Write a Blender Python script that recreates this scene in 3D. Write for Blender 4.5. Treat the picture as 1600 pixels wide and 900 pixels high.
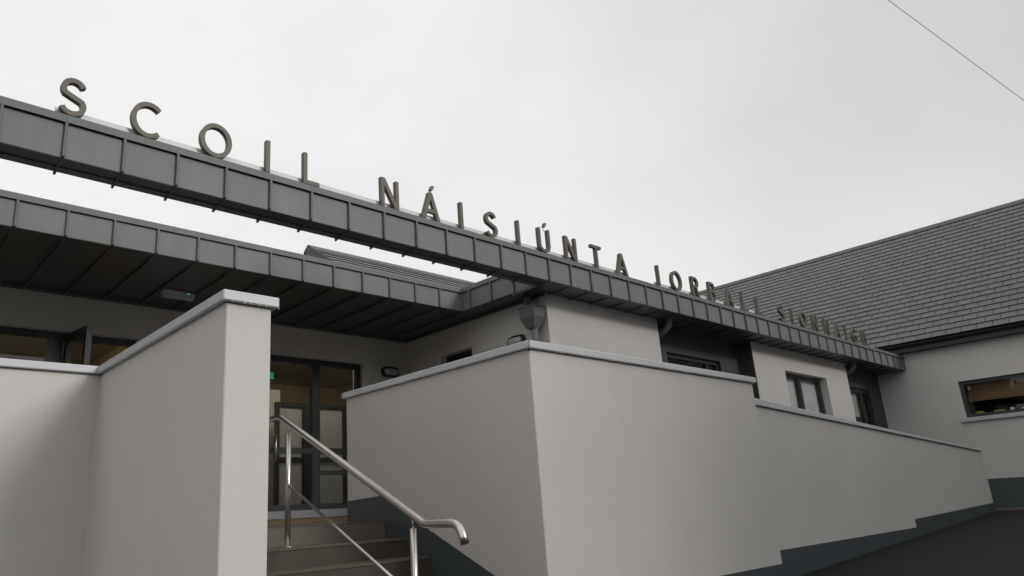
import bpy, bmesh, math, random
from mathutils import Vector, Matrix
random.seed(7)
scene = bpy.context.scene
for o in list(bpy.data.objects): bpy.data.objects.remove(o)
C = scene.collection

# ------------------------------------------------------------------ camera
# World axes: X runs along the sign beam (to the right), Y into the building, Z up; z = 0 is eye level.
F_PX, CX, CY, W, H = 1108.69, 708.61, 489.65, 1600.0, 900.0
def rodrigues(r):
    v = Vector(r); return Matrix.Rotation(v.length, 3, v.normalized())
Rwc = rodrigues((1.2193, -.5070, .5775))          # world -> camera (x right, y down, z forward)
cam = bpy.data.cameras.new('camera'); camo = bpy.data.objects.new('camera', cam); C.objects.link(camo)
right, down, fwd = Rwc[0], Rwc[1], Rwc[2]
M = Matrix((right, -down, -fwd)).transposed().to_4x4()
camo.matrix_world = M
cam.sensor_width = 36.0; cam.lens = 36.0 * F_PX / W
cam.shift_x = (W / 2 - CX) / W; cam.shift_y = (CY - H / 2) / W
cam.clip_start = .05; cam.clip_end = 2000
scene.camera = camo

# ------------------------------------------------------------------ sky, sun, exposure
SUN_TO = Vector((.32, -.82, .37)).normalized()   # towards the sun behind the cloud
world = bpy.data.worlds.new('World'); scene.world = world; world.use_nodes = True
nt = world.node_tree; nt.nodes.clear()
def N(t, **k):
    n = nt.nodes.new(t)
    for a, b in k.items(): setattr(n, a, b)
    return n
out = N('ShaderNodeOutputWorld'); bg = N('ShaderNodeBackground'); bg.inputs['Strength'].default_value = .1
sky = N('ShaderNodeTexSky', sky_type='NISHITA', sun_disc=False)
sky.sun_elevation = math.asin(SUN_TO.z); sky.sun_rotation = math.atan2(SUN_TO.x, SUN_TO.y)
sky.dust_density = 6; sky.air_density = 1.5; sky.ozone_density = 1
bw = N('ShaderNodeRGBToBW'); nt.links.new(sky.outputs[0], bw.inputs[0])
mixc = N('ShaderNodeMix', data_type='RGBA'); mixc.inputs[0].default_value = .86   # thick cloud deck over the clear sky
mixc.inputs[7].default_value = (10.2, 10.18, 10.2, 1)
nt.links.new(bw.outputs[0], mixc.inputs[6])
tc = N('ShaderNodeTexCoord'); mp = N('ShaderNodeMapping'); mp.inputs['Scale'].default_value = (1, 1, 1.6)
nz = N('ShaderNodeTexNoise'); nz.inputs['Scale'].default_value = 2.2; nz.inputs['Detail'].default_value = 4; nz.inputs['Roughness'].default_value = .45
rm = N('ShaderNodeMapRange'); rm.inputs[1].default_value = .3; rm.inputs[2].default_value = .7; rm.inputs[3].default_value = .9; rm.inputs[4].default_value = 1.06
mul = N('ShaderNodeMix', data_type='RGBA', blend_type='MULTIPLY'); mul.inputs[0].default_value = 1
nt.links.new(tc.outputs['Generated'], mp.inputs[0]); nt.links.new(mp.outputs[0], nz.inputs['Vector']); nt.links.new(nz.outputs['Fac'], rm.inputs[0])
# a heavier bank of cloud off to the right
dt = N('ShaderNodeVectorMath', operation='DOT_PRODUCT'); dt.inputs[1].default_value = Vector((.84, -.1, .52)).normalized()
rb = N('ShaderNodeMapRange', interpolation_type='SMOOTHSTEP'); rb.inputs[1].default_value = .72; rb.inputs[2].default_value = 1.0; rb.inputs[3].default_value = 1.0; rb.inputs[4].default_value = .74
mb_ = N('ShaderNodeMath', operation='MULTIPLY')
nt.links.new(tc.outputs['Generated'], dt.inputs[0]); nt.links.new(dt.outputs['Value'], rb.inputs[0]); nt.links.new(rb.outputs[0], mb_.inputs[0]); nt.links.new(rm.outputs[0], mb_.inputs[1])
nt.links.new(mixc.outputs[2], mul.inputs[6]); nt.links.new(mb_.outputs[0], mul.inputs[7])
nt.links.new(mul.outputs[2], bg.inputs[0]); nt.links.new(bg.outputs[0], out.inputs[0])
sl = bpy.data.lights.new('sun', 'SUN'); sl.energy = 1.5; sl.angle = math.radians(18); sl.color = (1, .97, .93)
so = bpy.data.objects.new('sun', sl); C.objects.link(so); so.location = (-10, -20, 20)
so.rotation_euler = (-SUN_TO).to_track_quat('-Z', 'Y').to_euler()
vs = scene.view_settings; vs.view_transform = 'Standard'; vs.look = 'None'; vs.exposure = 0; vs.gamma = 1; vs.use_curve_mapping = False

# ------------------------------------------------------------------ materials
def mat(name, col, rough=.6, metal=0, spec=.5, var=0, vscale=3, bump=0, bscale=200, island=0, rvar=0, emit=None, streak=0):
    m = bpy.data.materials.new(name); m.use_nodes = True; t = m.node_tree; p = t.nodes['Principled BSDF']
    p.inputs['Base Color'].default_value = (*col, 1); p.inputs['Roughness'].default_value = rough
    p.inputs['Metallic'].default_value = metal; p.inputs['Specular IOR Level'].default_value = spec
    if emit:
        p.inputs['Emission Color'].default_value = (*emit[0], 1); p.inputs['Emission Strength'].default_value = emit[1]
    def new(ty, **k):
        n = t.nodes.new(ty)
        for a, b in k.items(): setattr(n, a, b)
        return n
    co = new('ShaderNodeTexCoord'); geo = new('ShaderNodeNewGeometry')
    src = None
    fac = []
    if var:
        n = new('ShaderNodeTexNoise'); n.inputs['Scale'].default_value = vscale; n.inputs['Detail'].default_value = 7; n.inputs['Roughness'].default_value = .6
        t.links.new(geo.outputs['Position'], n.inputs['Vector'])
        r = new('ShaderNodeMapRange'); r.inputs[1].default_value = .25; r.inputs[2].default_value = .75; r.inputs[3].default_value = 1 - var; r.inputs[4].default_value = 1 + var
        t.links.new(n.outputs['Fac'], r.inputs[0]); fac.append(r.outputs[0])
        if rvar:
            r2 = new('ShaderNodeMapRange'); r2.inputs[1].default_value = .3; r2.inputs[2].default_value = .7; r2.inputs[3].default_value = rough - rvar; r2.inputs[4].default_value = rough + rvar
            t.links.new(n.outputs['Fac'], r2.inputs[0]); t.links.new(r2.outputs[0], p.inputs['Roughness'])
    if streak:
        mpn = new('ShaderNodeMapping'); mpn.inputs['Scale'].default_value = (9, 9, .55)
        t.links.new(geo.outputs['Position'], mpn.inputs[0])
        n = new('ShaderNodeTexNoise'); n.inputs['Scale'].default_value = 1; n.inputs['Detail'].default_value = 5
        t.links.new(mpn.outputs[0], n.inputs['Vector'])
        r = new('ShaderNodeMapRange'); r.inputs[1].default_value = .3; r.inputs[2].default_value = .7; r.inputs[3].default_value = 1 - streak; r.inputs[4].default_value = 1 + streak * .5
        t.links.new(n.outputs['Fac'], r.inputs[0]); fac.append(r.outputs[0])
    if island:
        r = new('ShaderNodeMapRange'); r.inputs[3].default_value = 1 - island; r.inputs[4].default_value = 1 + island
        oi = new('ShaderNodeObjectInfo'); ad = new('ShaderNodeMath', operation='ADD'); fr = new('ShaderNodeMath', operation='FRACT')
        t.links.new(geo.outputs['Random Per Island'], ad.inputs[0]); t.links.new(oi.outputs['Random'], ad.inputs[1]); t.links.new(ad.outputs[0], fr.inputs[0])
        t.links.new(fr.outputs[0], r.inputs[0]); fac.append(r.outputs[0])
    if fac:
        f = fac[0]
        for g in fac[1:]:
            mm = new('ShaderNodeMath', operation='MULTIPLY'); t.links.new(f, mm.inputs[0]); t.links.new(g, mm.inputs[1]); f = mm.outputs[0]
        mx = new('ShaderNodeMix', data_type='RGBA', blend_type='MULTIPLY'); mx.inputs[0].default_value = 1
        mx.inputs[6].default_value = (*col, 1); t.links.new(f, mx.inputs[7]); t.links.new(mx.outputs[2], p.inputs['Base Color'])
    if bump:
        n = new('ShaderNodeTexNoise'); n.inputs['Scale'].default_value = bscale; n.inputs['Detail'].default_value = 4
        t.links.new(geo.outputs['Position'], n.inputs['Vector'])
        b = new('ShaderNodeBump'); b.inputs['Strength'].default_value = bump; b.inputs['Distance'].default_value = .004
        t.links.new(n.outputs['Fac'], b.inputs['Height']); t.links.new(b.outputs[0], p.inputs['Normal'])
    return m
def glass_mat(name, tint, gloss=1.0):
    m = bpy.data.materials.new(name); m.use_nodes = True; t = m.node_tree; t.nodes.clear()
    o = t.nodes.new('ShaderNodeOutputMaterial'); mx = t.nodes.new('ShaderNodeMixShader'); tr = t.nodes.new('ShaderNodeBsdfTransparent'); gl = t.nodes.new('ShaderNodeBsdfGlossy')
    tr.inputs[0].default_value = (*tint, 1); gl.inputs['Roughness'].default_value = .015; gl.inputs[0].default_value = (.9, .93, .93, 1)
    fr = t.nodes.new('ShaderNodeFresnel'); fr.inputs[0].default_value = 1.5
    ge = t.nodes.new('ShaderNodeNewGeometry'); sb = t.nodes.new('ShaderNodeMath'); sb.operation = 'SUBTRACT'; sb.inputs[0].default_value = 1
    ml = t.nodes.new('ShaderNodeMath'); ml.operation = 'MULTIPLY'      # reflect on entering only: no false total reflection at the far face
    t.links.new(ge.outputs['Backfacing'], sb.inputs[1]); t.links.new(fr.outputs[0], ml.inputs[0]); t.links.new(sb.outputs[0], ml.inputs[1])
    t.links.new(ml.outputs[0], mx.inputs[0]); t.links.new(tr.outputs[0], mx.inputs[1]); t.links.new(gl.outputs[0], mx.inputs[2]); t.links.new(mx.outputs[0], o.inputs[0])
    return m
RENDER = mat('painted_render', (.55, .53, .505), .75, var=.05, vscale=.8, bump=.35, bscale=160, streak=.012)
COPING = mat('precast_coping', (.52, .52, .54), .45, var=.05, vscale=5, bump=.15, bscale=90, island=.03)
PLINTH = mat('plinth_paint', (.055, .068, .074), .5, var=.12, vscale=4, bump=.2, bscale=120)
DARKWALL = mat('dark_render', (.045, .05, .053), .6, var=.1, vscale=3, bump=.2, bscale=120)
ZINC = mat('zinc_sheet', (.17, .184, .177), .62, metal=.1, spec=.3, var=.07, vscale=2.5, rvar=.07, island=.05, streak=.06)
ZCAP = mat('zinc_capping', (.14, .15, .15), .6, metal=.1, spec=.3, var=.06, vscale=3)
ZSEAM = mat('zinc_seam', (.125, .137, .136), .6, metal=.1, spec=.3)
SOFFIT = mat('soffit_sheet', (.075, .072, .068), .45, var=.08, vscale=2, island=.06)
SLATE = mat('wet_slate', (.064, .064, .068), .34, var=.12, vscale=9, bump=.15, bscale=60, island=.13, rvar=.08)
UNDERLAY = mat('roof_underlay', (.015, .015, .016), .8)
RIDGE = mat('ridge_tile', (.07, .066, .07), .5, var=.1)
FRAME = mat('aluminium_frame', (.022, .024, .026), .38, var=.05)
BLACKP = mat('black_gutter', (.010, .010, .011), .45)
STEEL = mat('brushed_steel', (.56, .53, .50), .3, metal=1, var=.05, vscale=30)
LETTER = mat('bronze_letter', (.115, .104, .084), .55, metal=.2, spec=.3, var=.08, vscale=12)
MOUNT = mat('mounting_strip', (.58, .59, .59), .5)
CONC = mat('step_concrete', (.056, .043, .032), .6, var=.2, vscale=6, bump=.3, bscale=80)
NOSING = mat('step_nosing', (.088, .070, .054), .6, var=.12, vscale=9)
SILL = mat('sill_precast', (.42, .43, .45), .55, var=.06)
TIMBER = mat('threshold_strip', (.15, .095, .05), .6, var=.2, vscale=20)
TARMAC = mat('tarmac', (.014, .014, .015), .85, spec=.15, var=.2, vscale=6, bump=.6, bscale=70)
PAVE = mat('landing_paving', (.12, .10, .085), .6, var=.12, vscale=5)
KERB = mat('kerb_sandstone', (.17, .13, .085), .7, var=.15)
GLASS = glass_mat('window_glass', (.94, .95, .945))
GLASSD = glass_mat('tinted_glass', (.35, .37, .36))
FROST = mat('frosted_panel', (.36, .385, .40), .35, var=.03)
BLIND = mat('pale_blind', (.6, .605, .6), .7, var=.03)
BROWN = mat('brown_blind', (.20, .105, .048), .8, var=.08)
WALLIN = mat('interior_cream', (.52, .42, .27), .8, var=.05)
WALLWHITE = mat('interior_white', (.62, .62, .58), .8)
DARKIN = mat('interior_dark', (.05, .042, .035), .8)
CEILIN = mat('interior_ceiling', (.5, .47, .4), .9)
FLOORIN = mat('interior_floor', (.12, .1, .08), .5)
LAMPE = mat('lit_tube', (.8, .8, .7), .5, emit=((1, .88, .68), 10))
WHITEP = mat('white_plastic', (.55, .56, .56), .4)
DIFF = mat('frosted_diffuser', (.40, .41, .44), .3)
BLACKPL = mat('black_plastic', (.012, .012, .013), .4)
GREEN = mat('green_led', (.02, .25, .1), .4, emit=((.05, .9, .35), .35))
GREENS = mat('green_sign', (.02, .22, .09), .4, emit=((.1, .8, .4), .12))
REDP = mat('red_sounder', (.45, .03, .02), .4)
YEL = mat('yellow_paper', (.3, .24, .06), .7)
DROP = mat('water_drop', (.85, .87, .88), .05, spec=1)

# ------------------------------------------------------------------ helpers
WL = {}
def link(o, parent=None, at=(0, 0, 0)):
    C.objects.link(o); at = Vector(at)
    if parent:
        o.parent = parent; o.location = at - WL[parent]
    else: o.location = at
    WL[o] = at; return o
def tag(o, label=None, cat=None, group=None, kind=None):
    if label: o['label'] = label
    if cat: o['category'] = cat
    if group: o['group'] = group
    if kind: o['kind'] = kind
    return o
def thing(name, at, label, cat, group=None):
    o = bpy.data.objects.new(name, None); o.empty_display_size = .1; link(o, None, at); return tag(o, label, cat, group)
class MB:
    def __init__(s): s.v = []; s.f = []; s.sm = []
    def add(s, vs, fs, smooth=False):
        b = len(s.v); s.v += [tuple(v) for v in vs]; s.f += [tuple(i + b for i in f) for f in fs]; s.sm += [smooth] * len(fs); return s
    def box(s, x0, x1, y0, y1, z0, z1):
        return s.add([(x0, y0, z0), (x1, y0, z0), (x1, y1, z0), (x0, y1, z0), (x0, y0, z1), (x1, y0, z1), (x1, y1, z1), (x0, y1, z1)],
                     [(3, 2, 1, 0), (4, 5, 6, 7), (0, 1, 5, 4), (1, 2, 6, 5), (2, 3, 7, 6), (3, 0, 4, 7)])
    def prism(s, poly, a, b, fn=lambda p, t: (p[0], p[1], t)):
        n = len(poly)
        return s.add([fn(p, a) for p in poly] + [fn(p, b) for p in poly],
                     [tuple(range(n - 1, -1, -1)), tuple(range(n, 2 * n))] + [(i, (i + 1) % n, n + (i + 1) % n, n + i) for i in range(n)])
    def tube(s, pts, r, n=12, cap=True):
        pts = [Vector(p) for p in pts]; rings = []
        up = None
        for i, p in enumerate(pts):
            d = (pts[min(i + 1, len(pts) - 1)] - pts[max(i - 1, 0)]).normalized()
            if up is None: up = Vector((0, 0, 1)) if abs(d.z) < .9 else Vector((1, 0, 0))
            a = d.cross(up).normalized(); b = a.cross(d).normalized(); up = b
            rr = r[i] if isinstance(r, (list, tuple)) else r
            rings.append([p + (a * math.cos(2 * math.pi * k / n) + b * math.sin(2 * math.pi * k / n)) * rr for k in range(n)])
        base = len(s.v)
        for rg in rings: s.v += [tuple(v) for v in rg]
        for i in range(len(rings) - 1):
            for k in range(n):
                s.f.append((base + i * n + k, base + i * n + (k + 1) % n, base + (i + 1) * n + (k + 1) % n, base + (i + 1) * n + k)); s.sm.append(True)
        if cap:
            s.f.append(tuple(base + k for k in range(n))); s.sm.append(False)
            s.f.append(tuple(base + (len(rings) - 1) * n + k for k in range(n - 1, -1, -1))); s.sm.append(False)
        return s
    def mesh(s, name, m, off=(0, 0, 0), bevel=0, seg=1, merge=False):
        off = Vector(off)
        me = bpy.data.meshes.new(name); me.from_pydata([tuple(Vector(v) - off) for v in s.v], [], s.f)
        for p, q in zip(me.polygons, s.sm): p.use_smooth = q
        bm = bmesh.new(); bm.from_mesh(me)
        if merge: bmesh.ops.remove_doubles(bm, verts=bm.verts, dist=1e-5)
        bmesh.ops.recalc_face_normals(bm, faces=bm.faces)
        if bevel:
            es = [e for e in bm.edges if len(e.link_faces) == 2 and e.calc_face_angle(0) > .5]
            bmesh.ops.bevel(bm, geom=es, offset=bevel, segments=seg, affect='EDGES', profile=.5)
        bm.to_mesh(me); bm.free(); me.materials.append(m); return me
    def build(s, name, m, parent=None, at=None, bevel=0, seg=1, merge=False):
        at = WL[parent] if (parent is not None and at is None) else Vector(at or (0, 0, 0))
        return link(bpy.data.objects.new(name, s.mesh(name, m, at, bevel, seg, merge)), parent, at)
def box(name, m, parent, x0, x1, y0, y1, z0, z1, bevel=0):
    return MB().box(x0, x1, y0, y1, z0, z1).build(name, m, parent, bevel=bevel)
def inst(name, me, parent, at): return link(bpy.data.objects.new(name, me), parent, at)
XZ = lambda p, t: (p[0], t, p[1])       # profile in X,Z pushed along Y
YZ = lambda p, t: (t, p[0], p[1])       # profile in Y,Z pushed along X

def wall_mesh(fn, u0, u1, z0, z1, th, holes):
    """A wall slab with rectangular openings and real reveals; fn(u, z, depth) -> point."""
    us = sorted({u0, u1, *[h[0] for h in holes], *[h[1] for h in holes]}); zs = sorted({z0, z1, *[h[2] for h in holes], *[h[3] for h in holes]})
    solid = lambda i, j: 0 <= i < len(us) - 1 and 0 <= j < len(zs) - 1 and not any(h[0] <= (us[i] + us[i + 1]) / 2 <= h[1] and h[2] <= (zs[j] + zs[j + 1]) / 2 <= h[3] for h in holes)
    mb = MB()
    for i in range(len(us) - 1):
        for j in range(len(zs) - 1):
            if not solid(i, j): continue
            a, b, c, d = us[i], us[i + 1], zs[j], zs[j + 1]
            for t in (0, th): mb.add([fn(a, c, t), fn(b, c, t), fn(b, d, t), fn(a, d, t)], [(0, 1, 2, 3)])
            for (di, dj, p, q) in ((-1, 0, (a, c), (a, d)), (1, 0, (b, c), (b, d)), (0, -1, (a, c), (b, c)), (0, 1, (a, d), (b, d))):
                if not solid(i + di, j + dj): mb.add([fn(*p, 0), fn(*q, 0), fn(*q, th), fn(*p, th)], [(0, 1, 2, 3)])
    return mb

def window(fn, parent, u0, u1, z0, z1, t, mull=(), trans=(), fw=.06, dp=.07, glass=None, name='window', mw=.06):
    """Frame mesh (a part) with each pane as a sub-part. fn(u, z, depth)."""
    mb = MB()
    def bar(a, b, c, d, t0=t, t1=t + dp): mb.add([fn(a, c, t0), fn(b, c, t0), fn(b, d, t0), fn(a, d, t0), fn(a, c, t1), fn(b, c, t1), fn(b, d, t1), fn(a, d, t1)],
            [(0, 1, 2, 3), (7, 6, 5, 4), (0, 4, 5, 1), (1, 5, 6, 2), (2, 6, 7, 3), (3, 7, 4, 0)])
    bar(u0, u0 + fw, z0, z1); bar(u1 - fw, u1, z0, z1); bar(u0 + fw, u1 - fw, z0, z0 + fw); bar(u0 + fw, u1 - fw, z1 - fw, z1)
    cuts = [u0 + fw]
    for m_ in mull: bar(m_ - mw / 2, m_ + mw / 2, z0 + fw, z1 - fw, t - .004, t + dp + .004); cuts += [m_ - mw / 2, m_ + mw / 2]
    cuts.append(u1 - fw)
    spans = [(cuts[i], cuts[i + 1]) for i in range(0, len(cuts), 2)]
    panes = []
    for k, (a, b) in enumerate(spans):
        zc = [z0 + fw]
        for (z, idx, hw) in trans:
            if idx is None or k in idx: bar(a, b, z - hw, z + hw, t + .002, t + dp - .002); zc += [z - hw, z + hw]
        zc.append(z1 - fw)
        panes += [(a, b, zc[i], zc[i + 1]) for i in range(0, len(zc), 2)]
    f = mb.build(name, FRAME, parent)
    for (a, b, c, d) in panes:
        pm = MB(); t0, t1 = t + dp * .45, t + dp * .45 + .008
        pm.add([fn(a, c, t0), fn(b, c, t0), fn(b, d, t0), fn(a, d, t0), fn(a, c, t1), fn(b, c, t1), fn(b, d, t1), fn(a, d, t1)], [(0, 1, 2, 3), (7, 6, 5, 4), (0, 4, 5, 1), (1, 5, 6, 2), (2, 6, 7, 3), (3, 7, 4, 0)])
        pm.build('pane', glass or GLASS, f)
    return f

# ------------------------------------------------------------------ key dimensions
ZS, ZT = 2.70, 3.05          # underside and top of the beam
YB, YC, XR = 5.44, 7.047, 6.51
YD, YF, XW = 8.84, 5.83, 6.89  # entrance facade, front facade, gable-side wall
YR = 6.09                      # dark recess
XG = 19.5                      # wing wall
Y0W = 3.78                     # front of the stair walls
LAND = -.05
def gz(x): return -1.22 if x < .1 else (-.892 + (x - 8.365) * .0397 if x < 17.1 else -.547 - (min(x, 19.5) - 17.1) * .025)

# ------------------------------------------------------------------ ground
mb = MB(); xs = [-300, -40, 0.1, 4, 8, 12, 17.1, 19.5, 60, 300]; ys = [-300, -30, 0, 4, 6, 300]
vid = [[(x, y, gz(x)) for y in ys] for x in xs]
for i in range(len(xs) - 1):
    for j in range(len(ys) - 1): mb.add([vid[i][j], vid[i + 1][j], vid[i + 1][j + 1], vid[i][j + 1]], [(0, 1, 2, 3)])
tag(mb.build('tarmac_ground', TARMAC, merge=True), kind='structure')
mb = MB()                                                   # raised landing and ramp behind the stair walls
mb.box(-8, 1.645, 6.485, YD + .1, -1.4, LAND)
mb.box(1.93, 4.195, 5.823, YD + .1, -1.4, LAND); mb.box(1.645, 1.93, 6.485, YD + .1, -1.4, LAND)
mb.box(4.195, 4.48, 6.49, YD + .1, -1.4, LAND)
mb.box(4.48, 6.885, 4.065, YD + .1, -1.4, LAND); mb.box(6.885, 8, 4.065, 5.825, -1.4, LAND)
tag(mb.build('landing', PAVE), kind='structure')
mb = MB(); mb.prism([(8.002, -1.4), (17.25, -1.4), (17.25, -.535), (8.002, LAND)], 4.13, 5.825, XZ)
tag(mb.build('ramp', PAVE), kind='structure')

# ------------------------------------------------------------------ school building
SB = thing('school_building', (9, 9, -.05), 'long single storey school with pale grey render walls and dark recesses behind the sign beam', 'building')
FA = lambda u, z, t: (u, YD + t, z)
FB = lambda u, z, t: (u, YF + t, z)
FR = lambda u, z, t: (u, YR + t, z)
GA = lambda u, z, t: (XW + t, u, z)
o = wall_mesh(FA, -8, XW + .3, -1.3, 3.0, .3, [(-1.2, 2.74, .85, 2.245), (3.6, 6.05, -.05, 2.25)]).build('wall', RENDER, SB, merge=True)
o['label'] = 'entrance wall under the canopy with door and window'
o = wall_mesh(GA, YF, YD, -1.3, ZS + .15, .3, [(7.31, 8.016, 1.25, 2.285)]).build('wall', RENDER, SB, merge=True)
o['label'] = 'return wall between entrance and front wall'
MB().box(XW + .3, 9.46, YF, YF + .3, -1.3, ZS + .15).build('wall', RENDER, SB)
wall_mesh(FB, 12.47, 16.78, -1.3, ZS + .15, .3, [(13.69, 15.6, 1.2, 2.27)]).build('wall', RENDER, SB, merge=True)
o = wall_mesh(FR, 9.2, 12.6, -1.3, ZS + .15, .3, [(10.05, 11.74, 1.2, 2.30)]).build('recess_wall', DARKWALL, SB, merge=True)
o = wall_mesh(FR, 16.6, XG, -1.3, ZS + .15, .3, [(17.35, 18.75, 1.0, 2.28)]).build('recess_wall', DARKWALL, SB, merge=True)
box('recess_cheek', DARKWALL, SB, 12.462, 12.4695, YF + .004, YR - .001, -1.2, ZS + .1)
# windows
wl = window(FA, SB, -1.2, 2.74, .85, 2.245, .10, mull=(.35, 1.86), fw=.075, mw=.16)
bpy.data.objects.remove(list(wl.children)[-1])   # the last light stands open: see open_casement
window(GA, SB, 7.31, 8.016, 1.25, 2.285, .12, fw=.05, glass=GLASSD)
fw_ = window(FB, SB, 13.69, 15.6, 1.2, 2.27, .14, mull=(14.58,), fw=.075, mw=.11)
window(FR, SB, 10.05, 11.74, 1.2, 2.30, .05, mull=(11.35,), fw=.07, glass=GLASSD)
window(FR, SB, 17.35, 18.75, 1.0, 2.28, .05, mull=(18.3,), fw=.10, mw=.12)
# opened casement of the entrance window
hx, hy = 1.945, YD + .06
ang = math.radians(-81)
def sash(u, z, t): return (hx + math.cos(ang) * u - math.sin(ang) * t, hy + math.sin(ang) * u + math.cos(ang) * t, z)
sh = window(sash, SB, 0, .56, .92, 2.215, 0, fw=.065, dp=.06, name='open_casement')
# blinds
box('roller_blind', BLIND, SB, 13.77, 15.52, YF + .225, YF + .232, 1.3, 2.255)
box('roller_blind', BLIND, SB, 17.46, 18.23, YR + .14, YR + .147, 1.62, 2.17)
# interior rooms
def room(x0, x1, y0, y1, z0, z1, wm, cm, fm, lamps=()):
    r = box('room_wall', wm, SB, x0, x1, y1, y1 + .05, z0, z1)
    box('room_wall', wm, SB, x0 - .05, x0, y0, y1, z0, z1); box('room_wall', wm, SB, x1, x1 + .05, y0, y1, z0, z1)
    box('room_ceiling', cm, SB, x0, x1, y0, y1, z1, z1 + .05); box('room_floor', fm, SB, x0, x1, y0, y1, z0 - .05, z0)
    for (a, b, c, d) in lamps: box('ceiling_lamp', LAMPE, SB, a, b, c, d, z1 - .07, z1 - .005)
room(-6, 3.1, 9.15, 13.5, -.05, 2.62, WALLIN, CEILIN, FLOORIN, ((-2.6, -1.1, 9.5, 9.7), (.4, 1.9, 9.5, 9.7)))
room(3.2, 8.3, 9.15, 13.2, -.05, 2.72, WALLIN, CEILIN, FLOORIN, ((4.4, 5.6, 9.7, 9.85), (5.9, 7.1, 9.9, 10.05)))
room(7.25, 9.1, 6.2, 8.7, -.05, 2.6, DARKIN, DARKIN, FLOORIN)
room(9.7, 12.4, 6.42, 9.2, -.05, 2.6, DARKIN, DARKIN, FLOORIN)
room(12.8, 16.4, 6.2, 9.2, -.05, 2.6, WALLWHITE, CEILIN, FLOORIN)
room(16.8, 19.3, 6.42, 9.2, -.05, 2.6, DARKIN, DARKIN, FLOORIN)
# inner lobby screen, exit sign, sounder
FI = lambda u, z, t: (u, 10.8 + t, z)
window(FI, SB, 5.62, 6.99, -.05, 1.93, 0, mull=(6.22,), trans=((.98, None, .04),), fw=.07, mw=.2, glass=FROST, name='lobby_screen')
box('lobby_partition', WALLWHITE, SB, 3.3, 5.98, 11.35, 11.42, -.05, 2.24)
# entrance door
ED = window(FA, SB, 3.6, 6.05, .13, 2.25, .09, mull=(4.42, 5.275), trans=((.935, None, .04), (.63, (2,), .03)), fw=.08, mw=.125, name='entrance_door')
ED['label'] = 'dark framed glazed entrance door with side light'
MB().tube([(4.62, YD + .085, .78), (4.62, YD + .03, .80), (4.62, YD + .03, 1.12), (4.62, YD + .085, 1.14)], .014, 10).build('handle', STEEL, ED)
box('door_sill', mat('door_sill', (.22, .225, .24), .5, var=.06), SB, 3.6, 6.05, YD - .03, YD + .2, .03, .13)
box('threshold', TIMBER, SB, 3.6, 6.05, YD - .012, YD + .2, LAND + .002, .022)
# hall roof that shows over the canopy, its slates and ridge
RP = math.radians(33); RYR, RZR = 12.0, 5.345
def roof_pt(u, s, n): return Vector((u, RYR - math.cos(RP) * s - math.sin(RP) * n, RZR - math.sin(RP) * s + math.cos(RP) * n))
mb = MB(); v = [roof_pt(6.95, 0, -.06), roof_pt(19, 0, -.06), roof_pt(19, 3.6, -.06), roof_pt(6.95, 3.6, -.06), roof_pt(6.95, 0, -.02), roof_pt(19, 0, -.02), roof_pt(19, 3.6, -.02), roof_pt(6.95, 3.6, -.02)]
mb.add(v, [(0, 1, 2, 3), (4, 5, 6, 7), (0, 1, 5, 4), (1, 2, 6, 5), (2, 3, 7, 6), (3, 0, 4, 7)])
v2 = [(6.95, 24, 3.3), (19, 24, 3.3), (19, RYR, RZR - .02), (6.95, RYR, RZR - .02)]; mb.add(v2, [(0, 1, 2, 3)])
HR = mb.build('roof', UNDERLAY, SB)
def slate_mb(mb, P, u, s, wdt, lng, th=.009, jit=0):
    """one slate: P(u, s, n) where s runs down the slope; tail lifted on the slate below"""
    a, b = u + .0025, u + wdt - .0025; s0, s1 = s - lng, s + jit
    q = [P(a, s0, .002), P(b, s0, .002), P(b, s1, .018), P(a, s1, .018), P(a, s0, .002 + th * .4), P(b, s0, .002 + th * .4), P(b, s1, .018 + th), P(a, s1, .018 + th)]
    mb.add(q, [(3, 2, 1, 0), (4, 5, 6, 7), (0, 1, 5, 4), (1, 2, 6, 5), (2, 3, 7, 6), (3, 0, 4, 7)])
rest = MB(); cnt = 0
for r in range(14):
    for k in range(40):
        u = 6.92 + k * .3 - (.15 if r % 2 else 0)
        u0, u1 = max(u, 6.92), min(u + .3, 19)
        mb = MB() if (r < 4 and k < 20) else rest
        slate_mb(mb, roof_pt, u0, .12 + r * .25, u1 - u0, .3 if r else .12, jit=random.uniform(-.004, .004))
        if mb is not rest: mb.build('slate', SLATE, HR); cnt += 1
tag(rest.build('slate_field', SLATE, HR), kind='stuff')
mb = MB(); mb.prism([(RYR - .17, RZR - .085), (RYR - .17, RZR - .055), (RYR, RZR + .065), (RYR + .17, RZR - .055), (RYR + .17, RZR - .085), (RYR, RZR + .03)], 6.9, 19, YZ)
mb.build('ridge_cap', RIDGE, HR)
mb = MB(); a = [roof_pt(6.89, -.02, .04), roof_pt(6.89, 3.65, .04), roof_pt(6.89, 3.65, -.14), roof_pt(6.89, -.02, -.14)]; b = [p + Vector((.03, 0, 0)) for p in a]
mb.add(a + b, [(0, 1, 2, 3), (7, 6, 5, 4), (0, 4, 5, 1), (1, 5, 6, 2), (2, 6, 7, 3), (3, 7, 4, 0)]); mb.build('verge_trim', BLACKP, HR)
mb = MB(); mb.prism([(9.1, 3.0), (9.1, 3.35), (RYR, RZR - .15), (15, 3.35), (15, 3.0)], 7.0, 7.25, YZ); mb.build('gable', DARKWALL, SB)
box('flat_roof', UNDERLAY, SB, XR + .1, XG - .05, YB + .3, 12, 2.86, 2.93)

# ------------------------------------------------------------------ zinc fascia systems
SP = .4206
panel_w = SP - .002
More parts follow.
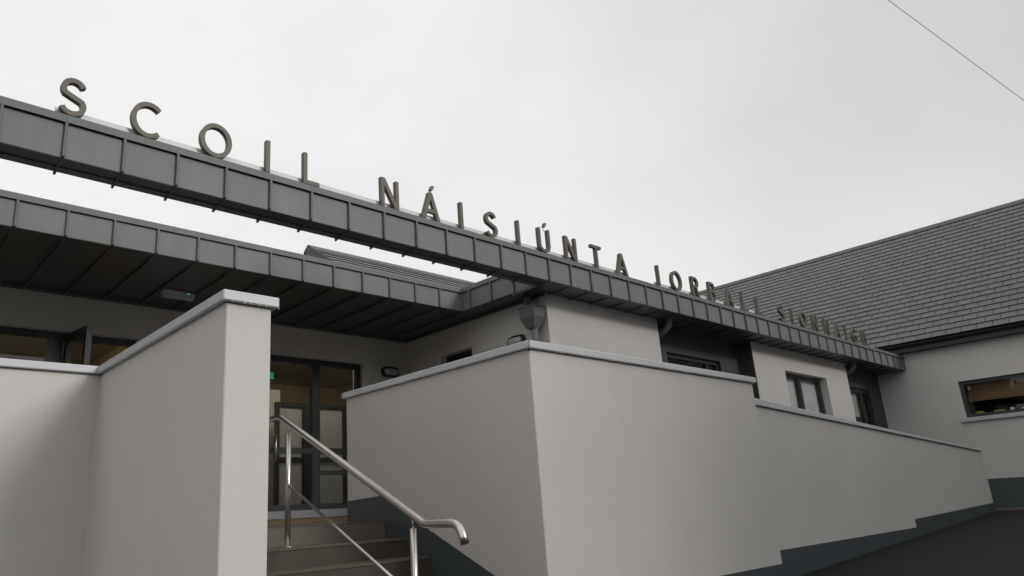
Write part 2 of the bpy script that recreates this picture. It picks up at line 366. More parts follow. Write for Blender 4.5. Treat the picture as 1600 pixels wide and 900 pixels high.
# ---- sign beam
BM = thing('sign_beam', (6.5, YB, ZS), 'long grey zinc clad beam and eaves fascia carrying the raised letters', 'beam')
X_L = 1.057 - 10 * SP
seam_me = MB().box(-.011, .011, -.026, .0, 0, .285).mesh('seam', ZSEAM, bevel=.003)
pan_me = MB().box(0, panel_w, 0, .012, 0, .285).mesh('fascia_panel', ZINC)
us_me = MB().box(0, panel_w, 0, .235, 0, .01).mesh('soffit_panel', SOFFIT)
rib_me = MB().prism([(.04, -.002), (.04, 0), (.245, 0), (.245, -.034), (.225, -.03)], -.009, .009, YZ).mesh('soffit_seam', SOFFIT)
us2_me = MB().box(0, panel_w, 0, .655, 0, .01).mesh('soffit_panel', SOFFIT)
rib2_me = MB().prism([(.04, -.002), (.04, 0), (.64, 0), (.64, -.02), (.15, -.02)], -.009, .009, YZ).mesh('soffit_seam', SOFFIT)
n = int((XG - X_L) / SP)
for i in range(n):
    x = X_L + i * SP
    inst('seam', seam_me, BM, (x, YB, ZS + .004)); inst('fascia_panel', pan_me, BM, (x + .001, YB + random.uniform(0, .002), ZS + .004))
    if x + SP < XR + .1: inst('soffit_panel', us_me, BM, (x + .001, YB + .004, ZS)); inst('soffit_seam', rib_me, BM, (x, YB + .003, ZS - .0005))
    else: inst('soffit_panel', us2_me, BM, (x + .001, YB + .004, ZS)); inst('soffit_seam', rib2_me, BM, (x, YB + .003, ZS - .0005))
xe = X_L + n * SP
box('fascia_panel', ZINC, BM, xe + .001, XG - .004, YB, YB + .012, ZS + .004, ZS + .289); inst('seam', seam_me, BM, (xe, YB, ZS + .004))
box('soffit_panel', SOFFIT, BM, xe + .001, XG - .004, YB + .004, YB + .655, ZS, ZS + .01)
box('fascia_end', ZINC, BM, XG - .003, XG - .001, YB - .01, YB + .06, ZS - .004, ZS + .29)
box('drip_trim', ZSEAM, BM, X_L + .01, XR, YB + .15, YB + .236, ZS - .012, ZS - .001)
box('beam_core', UNDERLAY, BM, X_L + .01, XG - .05, YB + .014, YB + .232, ZS + .012, ZT - .02)
box('back_cladding', ZINC, BM, X_L + .01, XR + .05, YB + .234, YB + .246, ZS + .002, ZT - .05)
# capping in lengths with tight joints
x = X_L
while x < XG - .02:
    x2 = min(x + 2.1, XG - .004)
    MB().prism([(YB - .026, ZS + .288), (YB - .018, ZS + .288), (YB - .012, ZT - .03), (YB + .262, ZT - .03), (YB + .262, ZS + .30), (YB + .27, ZS + .30), (YB + .27, ZT), (YB - .026, ZT)], x + .001, x2 - .001, YZ).build('capping', ZCAP, BM)
    x = x2
# ---- entrance canopy
CN = thing('entrance_canopy', (0, YC, ZS), 'flat zinc edged canopy with dark ribbed soffit over the entrance', 'canopy')
ZCT = 3.028
seamc = MB().box(-.011, .011, -.026, 0, 0, .262).mesh('seam', ZSEAM, bevel=.003)
panc = MB().box(0, panel_w, 0, .012, 0, .262).mesh('fascia_panel', ZINC)
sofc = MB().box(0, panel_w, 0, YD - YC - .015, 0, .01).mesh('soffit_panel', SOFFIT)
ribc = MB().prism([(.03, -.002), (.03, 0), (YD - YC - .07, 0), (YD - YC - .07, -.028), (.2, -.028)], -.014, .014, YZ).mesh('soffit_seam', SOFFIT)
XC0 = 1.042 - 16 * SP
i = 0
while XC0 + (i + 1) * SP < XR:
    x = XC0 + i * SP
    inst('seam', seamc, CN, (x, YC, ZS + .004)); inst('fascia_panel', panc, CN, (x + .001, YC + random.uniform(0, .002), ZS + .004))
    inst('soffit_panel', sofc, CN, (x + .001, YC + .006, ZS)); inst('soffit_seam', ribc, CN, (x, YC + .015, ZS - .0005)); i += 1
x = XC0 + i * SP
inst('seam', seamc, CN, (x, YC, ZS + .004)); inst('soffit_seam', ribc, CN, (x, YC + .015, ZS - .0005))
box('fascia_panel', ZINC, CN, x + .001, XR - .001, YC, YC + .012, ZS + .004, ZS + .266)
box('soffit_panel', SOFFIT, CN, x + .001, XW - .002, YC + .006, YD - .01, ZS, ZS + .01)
box('corner_seam', ZSEAM, CN, XR - .018, XR + .004, YC - .018, YC + .004, ZS + .002, ZS + .266)
# the return to the beam: panels on the X = XR face
seamr = MB().box(-.026, 0, -.011, .011, 0, .262).mesh('seam', ZSEAM, bevel=.003)
ys_ = [YC - .02, 6.87, 6.45, 6.03, 5.70]
for k in range(4):
    box('fascia_panel', ZINC, CN, XR, XR + .012, ys_[k + 1] + .001, ys_[k] - .001, ZS + .004, ZS + .266)
    if k: inst('seam', seamr, CN, (XR, ys_[k], ZS + .004))
box('soffit_panel', SOFFIT, CN, XR + .004, XW - .002, YB + .665, YC + .003, ZS + .0015, ZS + .0105)
MB().prism([(XR - .024, ZS + .265), (XR - .016, ZS + .265), (XR - .012, ZCT - .03), (XW + .5, ZCT - .03), (XW + .5, ZCT), (XR - .024, ZCT)], YB + .275, YC - .022, lambda p, t: (p[0], t, p[1])).build('capping', ZCAP, CN)
x = XC0
while x < XR - .03:
    x2 = min(x + 2.1, XR - .026)
    MB().prism([(YC - .024, ZS + .265), (YC - .016, ZS + .265), (YC - .012, ZCT - .03), (YD + .3, ZCT - .03), (YD + .3, ZCT), (YC - .024, ZCT)], x + .001, x2 - .001, YZ).build('capping', ZCAP, CN); x = x2
MB().prism([(XR - .024, YC - .023), (XW + .5, YC - .023), (XW + .5, YD + .3), (XR - .024, YD + .3)], ZCT - .03, ZCT).build('capping', ZCAP, CN)
box('wall_trim', ZSEAM, CN, XC0, XW - .004, YD - .05, YD - .003, ZS - .035, ZS - .002)
box('wall_trim', SOFFIT, CN, XW - .05, XW - .003, YF + .02, YD - .055, ZS - .03, ZS - .003)

# ------------------------------------------------------------------ wing building on the right
WB = thing('wing_building', (XG, 3, -.6), 'taller gabled wing with dark slate roof and one wide window at right', 'building')
WX = lambda u, z, t: (XG + t, u, z)
wall_mesh(WX, -14, 16, -1.3, 3.16, .3, [(1.9, 4.46, 1.43, 2.26)]).build('wall', RENDER, WB, merge=True)
box('wall', RENDER, WB, 28.7, 29, -14, 16, -1.3, 3.16)
for y in (-14, 15.7): MB().prism([(XG + .3, -1.3), (28.7, -1.3), (28.7, 3.16), (24.15, 7.2), (XG + .3, 3.3)], y, y + .3, XZ).build('wall', RENDER, WB)
MB().box(XG - .014, XG - .002, -14, 6.05, -1.2, .068).build('plinth', PLINTH, WB)
ww = window(WX, WB, 1.9, 4.46, 1.43, 2.26, .07, fw=.075, mull=(2.6,))
MB().prism([(XG - .07, 1.335), (XG - .003, 1.335), (XG - .003, 1.425), (XG - .07, 1.415)], 1.8, 4.56, XZ).build('window_sill', SILL, WB, bevel=.006)
box('roller_blind', BROWN, WB, XG + .30, XG + .315, 1.9, 4.40, 1.80, 2.30)
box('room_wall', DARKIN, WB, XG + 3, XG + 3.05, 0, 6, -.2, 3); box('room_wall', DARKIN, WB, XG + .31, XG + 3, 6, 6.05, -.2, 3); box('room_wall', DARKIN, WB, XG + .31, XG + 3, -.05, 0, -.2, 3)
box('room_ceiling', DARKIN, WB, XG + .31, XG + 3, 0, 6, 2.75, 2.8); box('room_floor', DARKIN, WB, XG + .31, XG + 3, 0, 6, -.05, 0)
for (y, w_, h_, m_) in ((4.22, .14, .05, YEL), (3.86, .2, .035, YEL), (3.62, .07, .06, WHITEP), (3.3, .3, .03, WHITEP)):
    tag(MB().box(XG + .17, XG + .27, y - w_ / 2, y + w_ / 2, 1.507, 1.507 + h_).build('desk_item', m_, WB, bevel=.006))
box('window_sticker', YEL, WB, XG + .115, XG + .118, 4.27, 4.33, 2.05, 2.12)
box('window_board', WHITEP, WB, XG + .145, XG + .3, 1.92, 4.44, 1.485, 1.505)
PT = math.radians(40); EX, EZ, RX = 19.2, 3.315, 24.14
SLEN = (RX - EX) / math.cos(PT)
def wp(u, s, n): return Vector((EX + math.cos(PT) * s - math.sin(PT) * n, u, EZ + math.sin(PT) * s + math.cos(PT) * n))
mb = MB()
def slab(P, u0, u1, s0, s1, n0, n1, mb):
    q = [P(u0, s0, n0), P(u1, s0, n0), P(u1, s1, n0), P(u0, s1, n0), P(u0, s0, n1), P(u1, s0, n1), P(u1, s1, n1), P(u0, s1, n1)]
    mb.add(q, [(0, 1, 2, 3), (4, 5, 6, 7), (0, 1, 5, 4), (1, 2, 6, 5), (2, 3, 7, 6), (3, 0, 4, 7)])
slab(wp, -14.2, 16.2, .02, SLEN, -.06, -.012, mb)
def wp2(u, s, n): p = wp(u, s, n); return Vector((2 * RX - p.x, p.y, p.z))
slab(wp2, -14.2, 16.2, .02, SLEN - .04, -.06, -.005, mb)
WR = mb.build('roof', UNDERLAY, WB)
# slates: u along the eaves, rows up the slope
def wslate(mb, u0, wdt, s, jit):
    a, b = u0 + .0055, u0 + wdt - .0055; s0, s1 = s + jit, min(s + .32, SLEN)
    q = [wp(a, s0, .012), wp(b, s0, .012), wp(b, s1, -.004), wp(a, s1, -.004), wp(a, s0, .022), wp(b, s0, .022), wp(b, s1, .0015), wp(a, s1, .0015)]
    mb.add(q, [(3, 2, 1, 0), (4, 5, 6, 7), (0, 1, 5, 4), (1, 2, 6, 5), (2, 3, 7, 6), (3, 0, 4, 7)])
rest = MB(); cands = []
rows = int(SLEN / .25) + 1
for r in range(rows):
    for k in range(102):
        u = -14.2 + k * .3 + (.15 if r % 2 else 0); s = r * .25
        if s + .1 > SLEN: continue
        j = random.uniform(-.006, .006)
        p = wp(u + .15, s + .12, 0); q = Rwc @ p
        px, py = F_PX * q.x / q.z + CX, F_PX * q.y / q.z + CY
        beam_y = 155 + .281 * px if px < 1420 else 900
        if 1100 < px < 1612 and py > 290 and py < beam_y: cands.append((q.z, u, s, j))
        else: wslate(rest, u, .3, s, j)
cands.sort()
for i, (d, u, s, j) in enumerate(cands):
    if i < 300: mb = MB(); wslate(mb, u, .3, s, j); mb.build('slate', SLATE, WR)
    else: wslate(rest, u, .3, s, j)
tag(rest.build('slate_field', SLATE, WR), kind='stuff')
zr = EZ + math.sin(PT) * SLEN
k = 0
while -14.2 + k * .9 < 16:
    y = -14.2 + k * .9; k += 1
    MB().prism([(RX - .16, zr - .115), (RX - .15, zr - .085), (RX, zr + .055), (RX + .15, zr - .085), (RX + .16, zr - .115), (RX, zr + .015)], y + .003, y + .897, XZ).build('ridge_tile', RIDGE, WR)
# gutter and black fascia board
mb = MB(); pr = [(XG - .31 + .06 * math.cos(a), 3.27 + .06 * math.sin(a)) for a in [math.pi + i * math.pi / 8 for i in range(9)]]
mb.prism(pr + [(pr[-1][0] - .006, pr[-1][1])] + [(XG - .31 + .053 * math.cos(a), 3.27 + .053 * math.sin(a)) for a in [2 * math.pi - i * math.pi / 8 for i in range(9)]], -14.2, 16.2, XZ); mb.build('gutter', BLACKP, WB)
box('fascia_board', BLACKP, WB, XG - .245, XG - .225, -14.2, 16.2, 3.10, 3.325)
box('eaves_soffit', BLACKP, WB, XG - .224, XG - .002, -14.2, 16.2, 3.105, 3.118)
# unseen arm right of view, added to shade the ramp and wing walls
AX, AY0, AY1 = 11.0, -13.9, -3.6
MB().prism([(AY0, -1.4), (AY1, -1.4), (AY1, 3.9), ((AY0 + AY1) / 2, 8.3), (AY0, 3.9)], AX, XG - .02, YZ).build('shade_arm', RENDER, WB)
mb = MB(); ym = (AY0 + AY1) / 2
for sgn in (1, -1):
    e = ym + sgn * ((AY1 - AY0) / 2 + .35)
    mb.add([(AX - .2, e, 3.67), (24, e, 3.67), (24, ym, 8.5), (AX - .2, ym, 8.5), (AX - .2, e, 3.77), (24, e, 3.77), (24, ym, 8.6), (AX - .2, ym, 8.6)], [(0, 1, 2, 3), (4, 5, 6, 7), (0, 1, 5, 4), (1, 2, 6, 5), (2, 3, 7, 6), (3, 0, 4, 7)])
mb.build('shade_arm_roof', SLATE, WB)
box('kerb_strip', KERB, WB, XG - .12, XG - .016, -14, 5.9, -.9, -.565)

# ------------------------------------------------------------------ stair and ramp walls
def coping_drops(parent, segs, z, seed):
    rnd = random.Random(seed); mb = MB()
    for (a, b, nn) in segs:
        a, b = Vector(a), Vector(b)
        for _ in range(nn):
            p = a.lerp(b, rnd.random()); r = rnd.uniform(.002, .0045)
            q = Vector((p.x, p.y, z - r * .7))
            vs_ = [q + Vector((0, 0, r)), q - Vector((0, 0, r * 1.3))] + [q + Vector((math.cos(t) * r, math.sin(t) * r, -.15 * r)) for t in [k * math.pi / 3 for k in range(6)]]
            mb.add(vs_, [(0, 2 + k, 2 + (k + 1) % 6) for k in range(6)] + [(1, 2 + (k + 1) % 6, 2 + k) for k in range(6)], True)
    tag(mb.build('water_drops', DROP, parent), kind='stuff')
ZW0, ZW1 = 1.238, 1.302
ov = .036
# left wall: pillar end, run back beside the steps, run left
LW = thing('stair_wall', (1.79, 5, -1.1), 'pale rendered wall left of the steps ending in a square pillar face', 'wall')
MB().prism([(1.645, Y0W), (1.926, Y0W), (1.926, 6.48), (-8, 6.48), (-8, 6.196), (1.645, 6.196)], -1.4, ZW0).build('wall_body', RENDER, LW, bevel=.006)
a, b = 1.645 - ov, 1.926 + ov
for (p, q) in (((Y0W - ov), 5.02), (5.024, 6.196 - ov)):
    if q < 6: MB().prism([(a, p), (b, p), (b, q), (a, q)], ZW0 + .001, ZW1).build('coping_stone', COPING, LW, bevel=.006)
    else: MB().prism([(a, p), (b, p), (b, 6.48 + ov), (a, q)], ZW0 + .001, ZW1).build('coping_stone', COPING, LW, bevel=.006)
MB().prism([(a - .003, 6.196 - ov), (b - .003, 6.48 + ov), (-.2, 6.48 + ov), (-.2, 6.196 - ov)], ZW0 + .001, ZW1).build('coping_stone', COPING, LW, bevel=.006)
x = -.204
while x > -7.9: MB().prism([(x, 6.196 - ov), (x, 6.48 + ov), (x - 1.9, 6.48 + ov), (x - 1.9, 6.196 - ov)], ZW0 + .001, ZW1).build('coping_stone', COPING, LW, bevel=.006); x -= 1.904
MB().box(1.639, 1.932, Y0W - .007, Y0W - .001, -1.3, -.725).build('plinth', PLINTH, LW)
coping_drops(LW, [((b, Y0W - ov + .002, 0), (a, Y0W - ov + .002, 0), 10), ((a + .002, Y0W, 0), (a + .002, 6.1, 0), 14)], ZW0, 3)
# right wall: corner wall
RW = thing('corner_wall', (4.34, 3.92, -1.1), 'large pale rendered wall right of the steps with grey coping and sharp corner', 'wall')
XS, XE = 4.2, 7.95
MB().prism([(XS, Y0W), (XE, Y0W), (XE, Y0W + .28), (XS + .28, Y0W + .28), (XS + .28, 6.48), (XS, 6.48)], -1.4, ZW0).build('wall_body', RENDER, RW, bevel=.006)
i0, i1 = XS - ov, XS + .28 + ov; j0, j1 = Y0W - ov, Y0W + .28 + ov
g = .004
MB().prism([(i0 + g, j0), (6.1, j0), (6.1, j1), (i1 + g, j1)], ZW0 + .001, ZW1).build('coping_stone', COPING, RW, bevel=.006)
MB().prism([(6.104, j0), (XE + ov, j0), (XE + ov, j1), (6.104, j1)], ZW0 + .001, ZW1).build('coping_stone', COPING, RW, bevel=.006)
MB().prism([(i0, j0 + g), (i1, j1 + g), (i1, 5.15), (i0, 5.15)], ZW0 + .001, ZW1).build('coping_stone', COPING, RW, bevel=.006)
MB().prism([(i0, 5.154), (i1, 5.154), (i1, 6.48 + ov), (i0, 6.48 + ov)], ZW0 + .001, ZW1).build('coping_stone', COPING, RW, bevel=.006)
MB().box(XS - .006, XE + .004, Y0W - .007, Y0W - .001, -1.35, -.725).build('plinth', PLINTH, RW)
MB().prism([(Y0W - .001, -.768), (5.886, .19), (6.48, .165), (6.48, -1.35), (Y0W - .001, -1.35)], XS - .007, XS - .001, YZ).build('stair_plinth', PLINTH, RW)
MB().box(i0 + .012, i0 + .032, j0 + .004, j0 + .03, ZW0 - .02, ZW1 - .002).build('coping_joint', BLACKPL, RW)
coping_drops(RW, [((i0, j0 + .002, 0), (XE, j0 + .002, 0), 60), ((i0 + .002, j0, 0), (i0 + .002, 6.4, 0), 50)], ZW0, 5)
# ramp wall: sloping top
PW = thing('ramp_wall', (12.5, 3.98, -.9), 'low pale rendered ramp wall with sloping coping running towards the gabled wing', 'wall')
XA, XB = 7.955, 17.2
YP = 3.84
def rz(x): return .998 + (x - 8.0) * (.588 - .998) / (17.2 - 8.0)
MB().prism([(XA, -1.4), (XB, -1.4), (XB, rz(XB)), (XA, rz(XA))], YP, YP + .28, XZ).build('wall_body', RENDER, PW, bevel=.005)
x = 7.99
while x < 17.0:
    x2 = min(x + 1.9, 17.2)
    th = lambda q: .078 - (q - 8) / 9.2 * .066
    MB().prism([(x, rz(x) + .001), (x2 - .004, rz(x2) + .001), (x2 - .004, rz(x2) + th(x2)), (x, rz(x) + th(x))], YP - ov, YP + .28 + ov, XZ).build('coping_stone', COPING, PW, bevel=.004); x = x2
MB().box(XA + .003, 12.58, YP - .007, YP - .001, -1.3, -.598).build('plinth', PLINTH, PW)
MB().prism([(12.581, -1.3), (XB + .004, -1.3), (XB + .004, -.39), (12.581, -.479)], YP - .007, YP - .001, XZ).build('plinth', PLINTH, PW)

# ------------------------------------------------------------------ steps
ST = thing('entrance_steps', (3.06, 5, -1.0), 'flight of dark brown concrete steps between the two rendered walls', 'steps')
RISE, GO = .16, .333
ytop = 5.82
for k in range(6):
    z = LAND - (k + 1) * RISE; y1 = ytop - k * GO; y0 = y1 - GO
    MB().box(1.93, 4.192, y0 + .006, y1 + .004, -1.4, z - .025).build('step', CONC, ST)
    MB().box(1.93, 4.192, y0, y1 + .004, z - .0245, z).build('tread', NOSING, ST, bevel=.005)
MB().box(1.93, 4.192, ytop - .002, ytop + .3, LAND + .001, LAND + .004).build('tread', NOSING, ST)

# ------------------------------------------------------------------ handrail
HRL = thing('handrail', (3.01, 4.5, -.8), 'brushed stainless steel handrail running down the middle of the steps', 'handrail')
XP = 3.01
top = Vector((XP, 5.70, .885)); bot = Vector((XP, 3.74, -.066))
def bend(a, b, c, r, n=6):
    u = (a - b).normalized(); w = (c - b).normalized(); pts = []
    for i in range(n + 1):
        t = i / n; pts.append((b + u * r) * (1 - t) ** 2 + b * 2 * t * (1 - t) + (b + w * r) * t * t)
    return pts
e1 = Vector((XP, 6.6, .885)); e2 = Vector((XP, 3.40, -.066)); e3 = Vector((XP, 3.36, -.19))
pts = [e1] + bend(e1, top, bot, .03, 3) + bend(top, bot, e2, .03, 3) + bend(bot, e2, e3, .085, 8) + [e3]
MB().tube(pts, .0275, 18).build('rail', STEEL, HRL)
rsl = (top.z - bot.z) / (top.y - bot.y)
for (py, nz_) in ((5.555, LAND - RISE), (3.865, LAND - 6 * RISE)):
    rail_z = bot.z + rsl * (py - bot.y)
    p = MB().tube([(XP, py, nz_), (XP, py, rail_z - .085)], .0235, 18).build('post', STEEL, HRL)
    MB().tube([(XP, py, rail_z - .086), (XP, py, rail_z - .02)], .007, 10).build('spigot', STEEL, p)
    MB().tube([(XP, py, nz_ + .0005), (XP, py, nz_ + .008)], .05, 20).build('base_plate', STEEL, p)
MB().tube([(XP, 5.545, .292), (XP, 3.875, .292 - rsl * (5.545 - 3.875))], .0125, 12).build('lower_rail', STEEL, HRL)

# ------------------------------------------------------------------ raised letters
SW = .122
def stroke(mb, pts, w, d0, d1, closed=False):
    pts = [Vector((p[0], p[1])) for p in pts]; n = len(pts); L = []; R_ = []
    for i in range(n):
        a = pts[(i - 1) % n] if (closed or i > 0) else None; b = pts[(i + 1) % n] if (closed or i < n - 1) else None
        t1 = (pts[i] - a).normalized() if a is not None else None; t2 = (b - pts[i]).normalized() if b is not None else None
        if t1 is None: t1 = t2
        if t2 is None: t2 = t1
        n1 = Vector((-t1.y, t1.x)); n2 = Vector((-t2.y, t2.x)); m = (n1 + n2).normalized(); k = w / 2 / max(.4, m.dot(n1))
        L.append(pts[i] + m * k); R_.append(pts[i] - m * k)
    v = [(p.x, d0, p.y) for p in L] + [(p.x, d0, p.y) for p in R_] + [(p.x, d1, p.y) for p in L] + [(p.x, d1, p.y) for p in R_]
    f = []
    for i in range(n if closed else n - 1):
        j = (i + 1) % n
        f += [(i, j, n + j, n + i), (2 * n + i, 3 * n + i, 3 * n + j, 2 * n + j), (i, 2 * n + i, 2 * n + j, j), (n + i, n + j, 3 * n + j, 3 * n + i)]
    if not closed: f += [(0, n, 3 * n, 2 * n), (n - 1, 3 * n - 1, 4 * n - 1, 2 * n - 1)]
    mb.add(v, f)
def ell(cx, cy, rx, ry, a0, a1, n=16): return [(cx + rx * math.cos(math.radians(a0 + (a1 - a0) * i / n)), cy + ry * math.sin(math.radians(a0 + (a1 - a0) * i / n))) for i in range(n + 1)]
h = SW / 2
def glyph(ch):
    """strokes as (points, closed); cap height 1, centred on x = 0"""
    if ch in 'IÍ': return [([(0, 0), (0, 1)], 0)]
    if ch == 'L': return [([(-.2, 1), (-.2, h), (.27, h)], 0)]
    if ch == 'N': return [([(-.29, 0), (-.29, 1)], 0), ([(.29, 0), (.29, 1)], 0), 'diag']
    if ch == 'A': return ['A']
    if ch == 'U': return [([(-.27, 1)] + ell(0, .32, .27, .25, 180, 360, 14) + [(.27, 1)], 0)]
    if ch == 'T': return [([(0, 0), (0, 1 - SW)], 0), ([(-.34, 1 - h), (.34, 1 - h)], 0)]
    if ch == 'S': return [(ell(0, .715, .22, .222, 22, 218, 16) + ell(0, .282, .24, .222, 38, -158, 16), 0)]
    if ch == 'C': return [(ell(.03, .5, .37, .44, 48, 312, 26), 0)]
    if ch == 'O': return [(ell(0, .5, .38, .44, 0, 360, 36)[:-1], 1)]
    if ch == 'G': return [(ell(.03, .5, .37, .44, 48, 345, 26), 0), ([(.1, .46), (.44, .46), (.44, .1)], 0)]
    if ch == 'H': return [([(-.28, 0), (-.28, 1)], 0), ([(.28, 0), (.28, 1)], 0), ([(-.21, .52), (.21, .52)], 0)]
    if ch == 'R': return [([(-.24, 0), (-.24, 1)], 0), ([(-.17, 1 - h), (.06, 1 - h)] + ell(.06, .715, .19, .215, 90, -90, 12)[1:] + [(-.17, .5)], 0), 'rleg']
    if ch == 'B': return [([(-.24, 0), (-.24, 1)], 0), ([(-.17, 1 - h), (.05, 1 - h)] + ell(.05, .73, .18, .2, 90, -90, 12)[1:] + [(-.17, .53)], 0), ([(-.17, .5), (.06, .5)] + ell(.06, .285, .21, .215, 90, -90, 12)[1:] + [(-.17, h)], 0)]
LH, LY, LD, LZ = .322, 5.425, .05, ZT + .012
def letter(ch, x, label):
    base = {'Á': 'A', 'Ú': 'U'}.get(ch, ch)
    mb = MB(); off = 0
    def quad(ps, o_): mb.prism([(p[0], p[1]) for p in ps], .0 + o_, LD / LH - o_, XZ)
    for s in glyph(base):
        if s == 'diag': quad([(-.36, 1), (-.19, 1), (.36, 0), (.19, 0)], .008)
        elif s == 'A':
            quad([(-.40, 0), (-.25, 0), (.075, 1), (-.075, 1)], 0); quad([(.40, 0), (.25, 0), (-.075, 1), (.075, 1)], .008); quad([(-.2, .26), (.2, .26), (.2, .39), (-.2, .39)], .016)
        elif s == 'rleg': quad([(.0, .47), (.15, .47), (.33, 0), (.17, 0)], .008)
        else: stroke(mb, s[0], SW, off, LD / LH - off, bool(s[1])); off += .006
    mb.v = [(v[0] * LH, v[1], v[2]) for v in mb.v]
    mb.v = [(v[0], v[1] * LH, v[2] * LH) for v in mb.v]
    root = link(bpy.data.objects.new('sign_letter', mb.mesh('sign_letter', LETTER)), None, (x, LY, LZ))
    tag(root, label, 'letter', 'raised letters on the sign beam')
    # feet
    vs_ = [v for v in mb.v if v[2] < .02]
    fx = sorted({round((v[0]) / .07) * .07 for v in vs_})
    fx = [sum(v[0] for v in vs_) / len(vs_)] if (fx[-1] - fx[0]) < .12 or base in 'LSCOUGB' else [min(v[0] for v in vs_) + .022, max(v[0] for v in vs_) - .022]
    for q in fx:
        link(bpy.data.objects.new('foot', MB().box(-.02, .02, .012, .062, -.0115, .002).mesh('foot', LETTER)), root, (x + q, LY, LZ))
    if ch in 'ÁÚ':
        s0 = .0 if ch == 'Á' else .02
        am = MB().prism([(-.01 + s0, 1.09), (.09 + s0, 1.09), (.2 + s0, 1.27), (.07 + s0, 1.27)], .01, .125, XZ)
        am.v = [(v[0] * LH, v[1] * LH, v[2] * LH) for v in am.v]
        ac = link(bpy.data.objects.new('accent', am.mesh('accent', LETTER)), root, (x, LY, LZ))
        link(bpy.data.objects.new('pin', MB().tube([((.05 + s0) * LH, .03, .93 * LH), ((.06 + s0) * LH, .03, 1.12 * LH)], .004, 6).mesh('pin', LETTER)), ac, (x, LY, LZ))
words = [('SCOIL', [1.085, 1.64, 2.22, 2.71, 3.16]), ('NÁISIÚNTA', [4.09, 4.64, 5.09, 5.56, 6.02, 6.49, 7.01, 7.55, 8.12]),
         ('IORBALL', [9.03, 9.52, 10.06, 10.58, 11.13, 11.66, 12.19]), ('SIONNAIGH', [13.07, 13.52, 14.0, 14.55, 15.1, 15.64, 16.09, 16.54, 17.1])]
ordn = ['first', 'second', 'third', 'fourth', 'fifth', 'sixth', 'seventh', 'eighth', 'ninth']
wn = ['first', 'second', 'third', 'last']
for wi, (wd, xs_) in enumerate(words):
    for li, (ch, x) in enumerate(zip(wd, xs_)):
        letter(ch, x, 'bronze raised letter %s, %s letter of the %s word %s on the beam' % (ch, ordn[li], wn[wi], wd))
for (a, b, lab) in ((.98, 8.33, 'pale strip behind the letters of the first two words on the beam'), (8.98, 12.4, 'short pale strip behind the letters of the third word on the beam')):
    tag(MB().box(a, b, 5.49, 5.50, ZT + .001, ZT + .085).build('mounting_strip', MOUNT, None, at=(a, 5.49, ZT), bevel=.002), lab, 'sign strip')

# ------------------------------------------------------------------ rainwater goods
RH = thing('rainwater_hopper', (6.78, 5.985, LAND), 'grey zinc rainwater hopper and pipe on the wall corner under the eaves', 'downpipe')
hx_, hy_ = 6.762, 5.985
def frus(z0, a0, b0, z1, a1, b1, mb):
    q = [(hx_ - a0, hy_ - b0, z0), (hx_ + a0, hy_ - b0, z0), (hx_ + a0, hy_ + b0, z0), (hx_ - a0, hy_ + b0, z0), (hx_ - a1, hy_ - b1, z1), (hx_ + a1, hy_ - b1, z1), (hx_ + a1, hy_ + b1, z1), (hx_ - a1, hy_ + b1, z1)]
    mb.add(q, [(3, 2, 1, 0), (4, 5, 6, 7), (0, 1, 5, 4), (1, 2, 6, 5), (2, 3, 7, 6), (3, 0, 4, 7)])
mb = MB(); frus(2.235, .055, .065, 2.37, .105, .125, mb); frus(2.3705, .105, .125, 2.51, .112, .132, mb); mb.build('hopper_box', ZSEAM, RH, bevel=.004)
mb = MB(); frus(2.5105, .122, .145, 2.53, .122, .145, mb); mb.build('hopper_rim', ZCAP, RH, bevel=.003)
MB().tube([(hx_ - .02, hy_ + .05, 2.53), (hx_ - .02, hy_ + .05, ZS + .02)], .045, 14).build('inlet_pipe', ZSEAM, RH)
MB().tube([(hx_ + .005, hy_ - .02, LAND), (hx_ + .005, hy_ - .02, 2.24)], .045, 14).build('pipe', ZINC, RH)
for z in (1.6, .5): MB().tube([(hx_ + .005, hy_ - .02, z), (hx_ + .005, hy_ - .02, z + .03)], .052, 14).build('bracket', ZSEAM, RH)
for (x, lab) in ((9.60, 'curved grey downpipe beside the first dark recess under the eaves'), (16.93, 'curved grey downpipe beside the far dark recess near the gabled wing')):
    dp = thing('downpipe', (x, 5.95, LAND), lab, 'downpipe', 'swan neck downpipes')
    MB().tube([(x, 5.70, ZS + .02), (x, 5.70, 2.675), (x, 5.712, 2.62), (x, 5.75, 2.565), (x, 5.81, 2.525), (x, 5.88, 2.50), (x, 5.94, 2.46), (x, 5.972, 2.40), (x, 5.975, 2.34)], .05, 14).build('swan_neck', ZCAP, dp)
    MB().tube([(x, 5.975, LAND if x < 12 else -.5), (x, 5.975, 2.3405)], .044, 14).build('pipe', DARKWALL, dp)

# ------------------------------------------------------------------ light fittings
def bulkhead(fn, at, label):
    L = thing('bulkhead_light', at, label, 'wall light', 'oval bulkhead lights')
    def oval(w_, h_, n=20):
        pts = []
        for i in range(n):
            t = 2 * math.pi * i / n; c, s = math.cos(t), math.sin(t)
            pts.append((math.copysign(abs(c) ** .6, c) * w_, math.copysign(abs(s) ** .6, s) * h_))
        return pts
    mb = MB(); mb.prism(oval(.165, .085), .001, .045, fn); mb.build('body', BLACKPL, L, bevel=.008)
    mb = MB(); n = 20; o1, o2, o3 = oval(.132, .058), oval(.12, .05), oval(.07, .025)
    mb.add([fn(p, .0455) for p in o1] + [fn(p, .075) for p in o2] + [fn(p, .09) for p in o3], [tuple(range(n - 1, -1, -1))] + [(i, (i + 1) % n, n + (i + 1) % n, n + i) for i in range(n)] + [(n + i, n + (i + 1) % n, 2 * n + (i + 1) % n, 2 * n + i) for i in range(n)] + [tuple(range(2 * n, 3 * n))], True)
    mb.build('diffuser', DIFF, L)
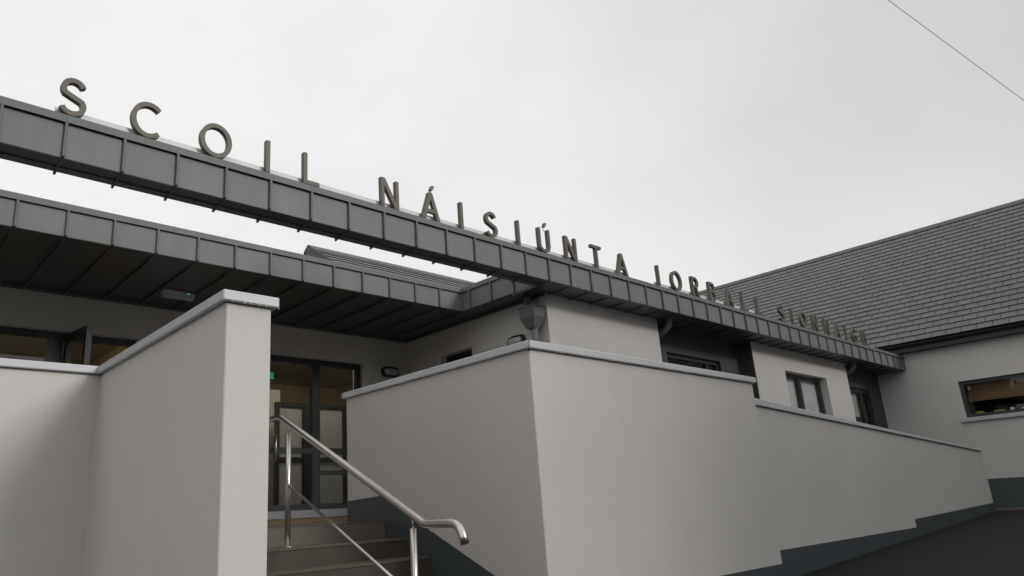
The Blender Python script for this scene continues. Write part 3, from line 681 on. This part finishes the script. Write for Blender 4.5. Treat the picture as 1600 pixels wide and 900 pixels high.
bulkhead(lambda p, t: (6.53 + p[0], YD - t, 2.155 + p[1]), (6.53, YD, 2.155), 'oval black rimmed bulkhead light on the wall beside the entrance door')
bulkhead(lambda p, t: (XW - t, 6.40 + p[0], 2.165 + p[1]), (XW, 6.40, 2.165), 'oval bulkhead light on the return wall just above the corner coping')
EL = thing('emergency_light', (2.95, 8.16, ZS), 'white box emergency light with green indicator under the canopy soffit', 'emergency light')
box('body', WHITEP, EL, 2.755, 3.135, 8.10, 8.23, ZS - .045, ZS - .0005, bevel=.008)
MB().prism([(8.105, ZS - .045), (8.225, ZS - .045), (8.205, ZS - .085), (8.125, ZS - .085)], 2.762, 3.128, YZ).build('diffuser', DIFF, EL, bevel=.008)
box('indicator', GREEN, EL, 3.04, 3.06, 8.096, 8.1, ZS - .036, ZS - .02)
# inside the lobby
ES = tag(box('exit_sign', GREENS, None, 4.86, 5.10, 9.9, 9.93, 2.12, 2.22), 'small green exit sign hanging inside the lobby behind the door glass', 'exit sign')
FS = tag(MB().tube([(5.95, 10.8, 2.60), (5.95, 10.8, 2.719)], .06, 16).build('alarm_sounder', REDP), 'small red alarm sounder on the lobby ceiling behind the glass', 'alarm')

# ------------------------------------------------------------------ overhead wire
p0 = Vector((9.98, 2.0, 6.317)); p1 = Vector((14, 1.36, 5.964)); dv = p1 - p0
pts = []
for i in range(41):
    t = -8 + i * (8 + 2.78) / 40; q = p0 + dv * t; q.z += .0016 * (t * (t - 1)) * 4; pts.append(q)
tag(MB().tube(pts, .005, 6).build('overhead_wire', mat('wire_sheath', (.42, .42, .42), .5)), 'thin grey overhead wire crossing the sky at upper right', 'wire')

# ------------------------------------------------------------------ unseen trees behind the viewer, added to shade the walls
rnd = random.Random(11); mb = MB()
LEAF = mat('leaf_mass', (.05, .065, .03), .7, var=.3, vscale=2, island=.3)
for i in range(5200):
    t = rnd.random()
    x, y = rnd.uniform(-45, 9), rnd.uniform(-34, -26)
    top_ = 6.5 + 1.6 * math.sin(x * .45 + y * .31) + 1.1 * math.sin(x * 1.3 - y * .9)
    z = -1.2 + (top_ + 1.2) * rnd.random() ** .8
    q = Vector((x, y, z)); n_ = Vector((rnd.gauss(0, 1), rnd.gauss(0, 1), rnd.gauss(0, 1))).normalized(); a_ = n_.orthogonal().normalized(); b_ = n_.cross(a_); r_ = rnd.uniform(.45, .9)
    mb.add([q + (a_ * math.cos(k * 1.047) + b_ * math.sin(k * 1.047)) * r_ * rnd.uniform(.6, 1.1) + n_ * rnd.uniform(-.15, .15) for k in range(6)], [(0, 1, 2, 3), (0, 3, 4, 5)])
tag(mb.build('shade_trees', LEAF), 'unseen dark green trees added behind the viewer for shade', 'shade_trees', kind='stuff')
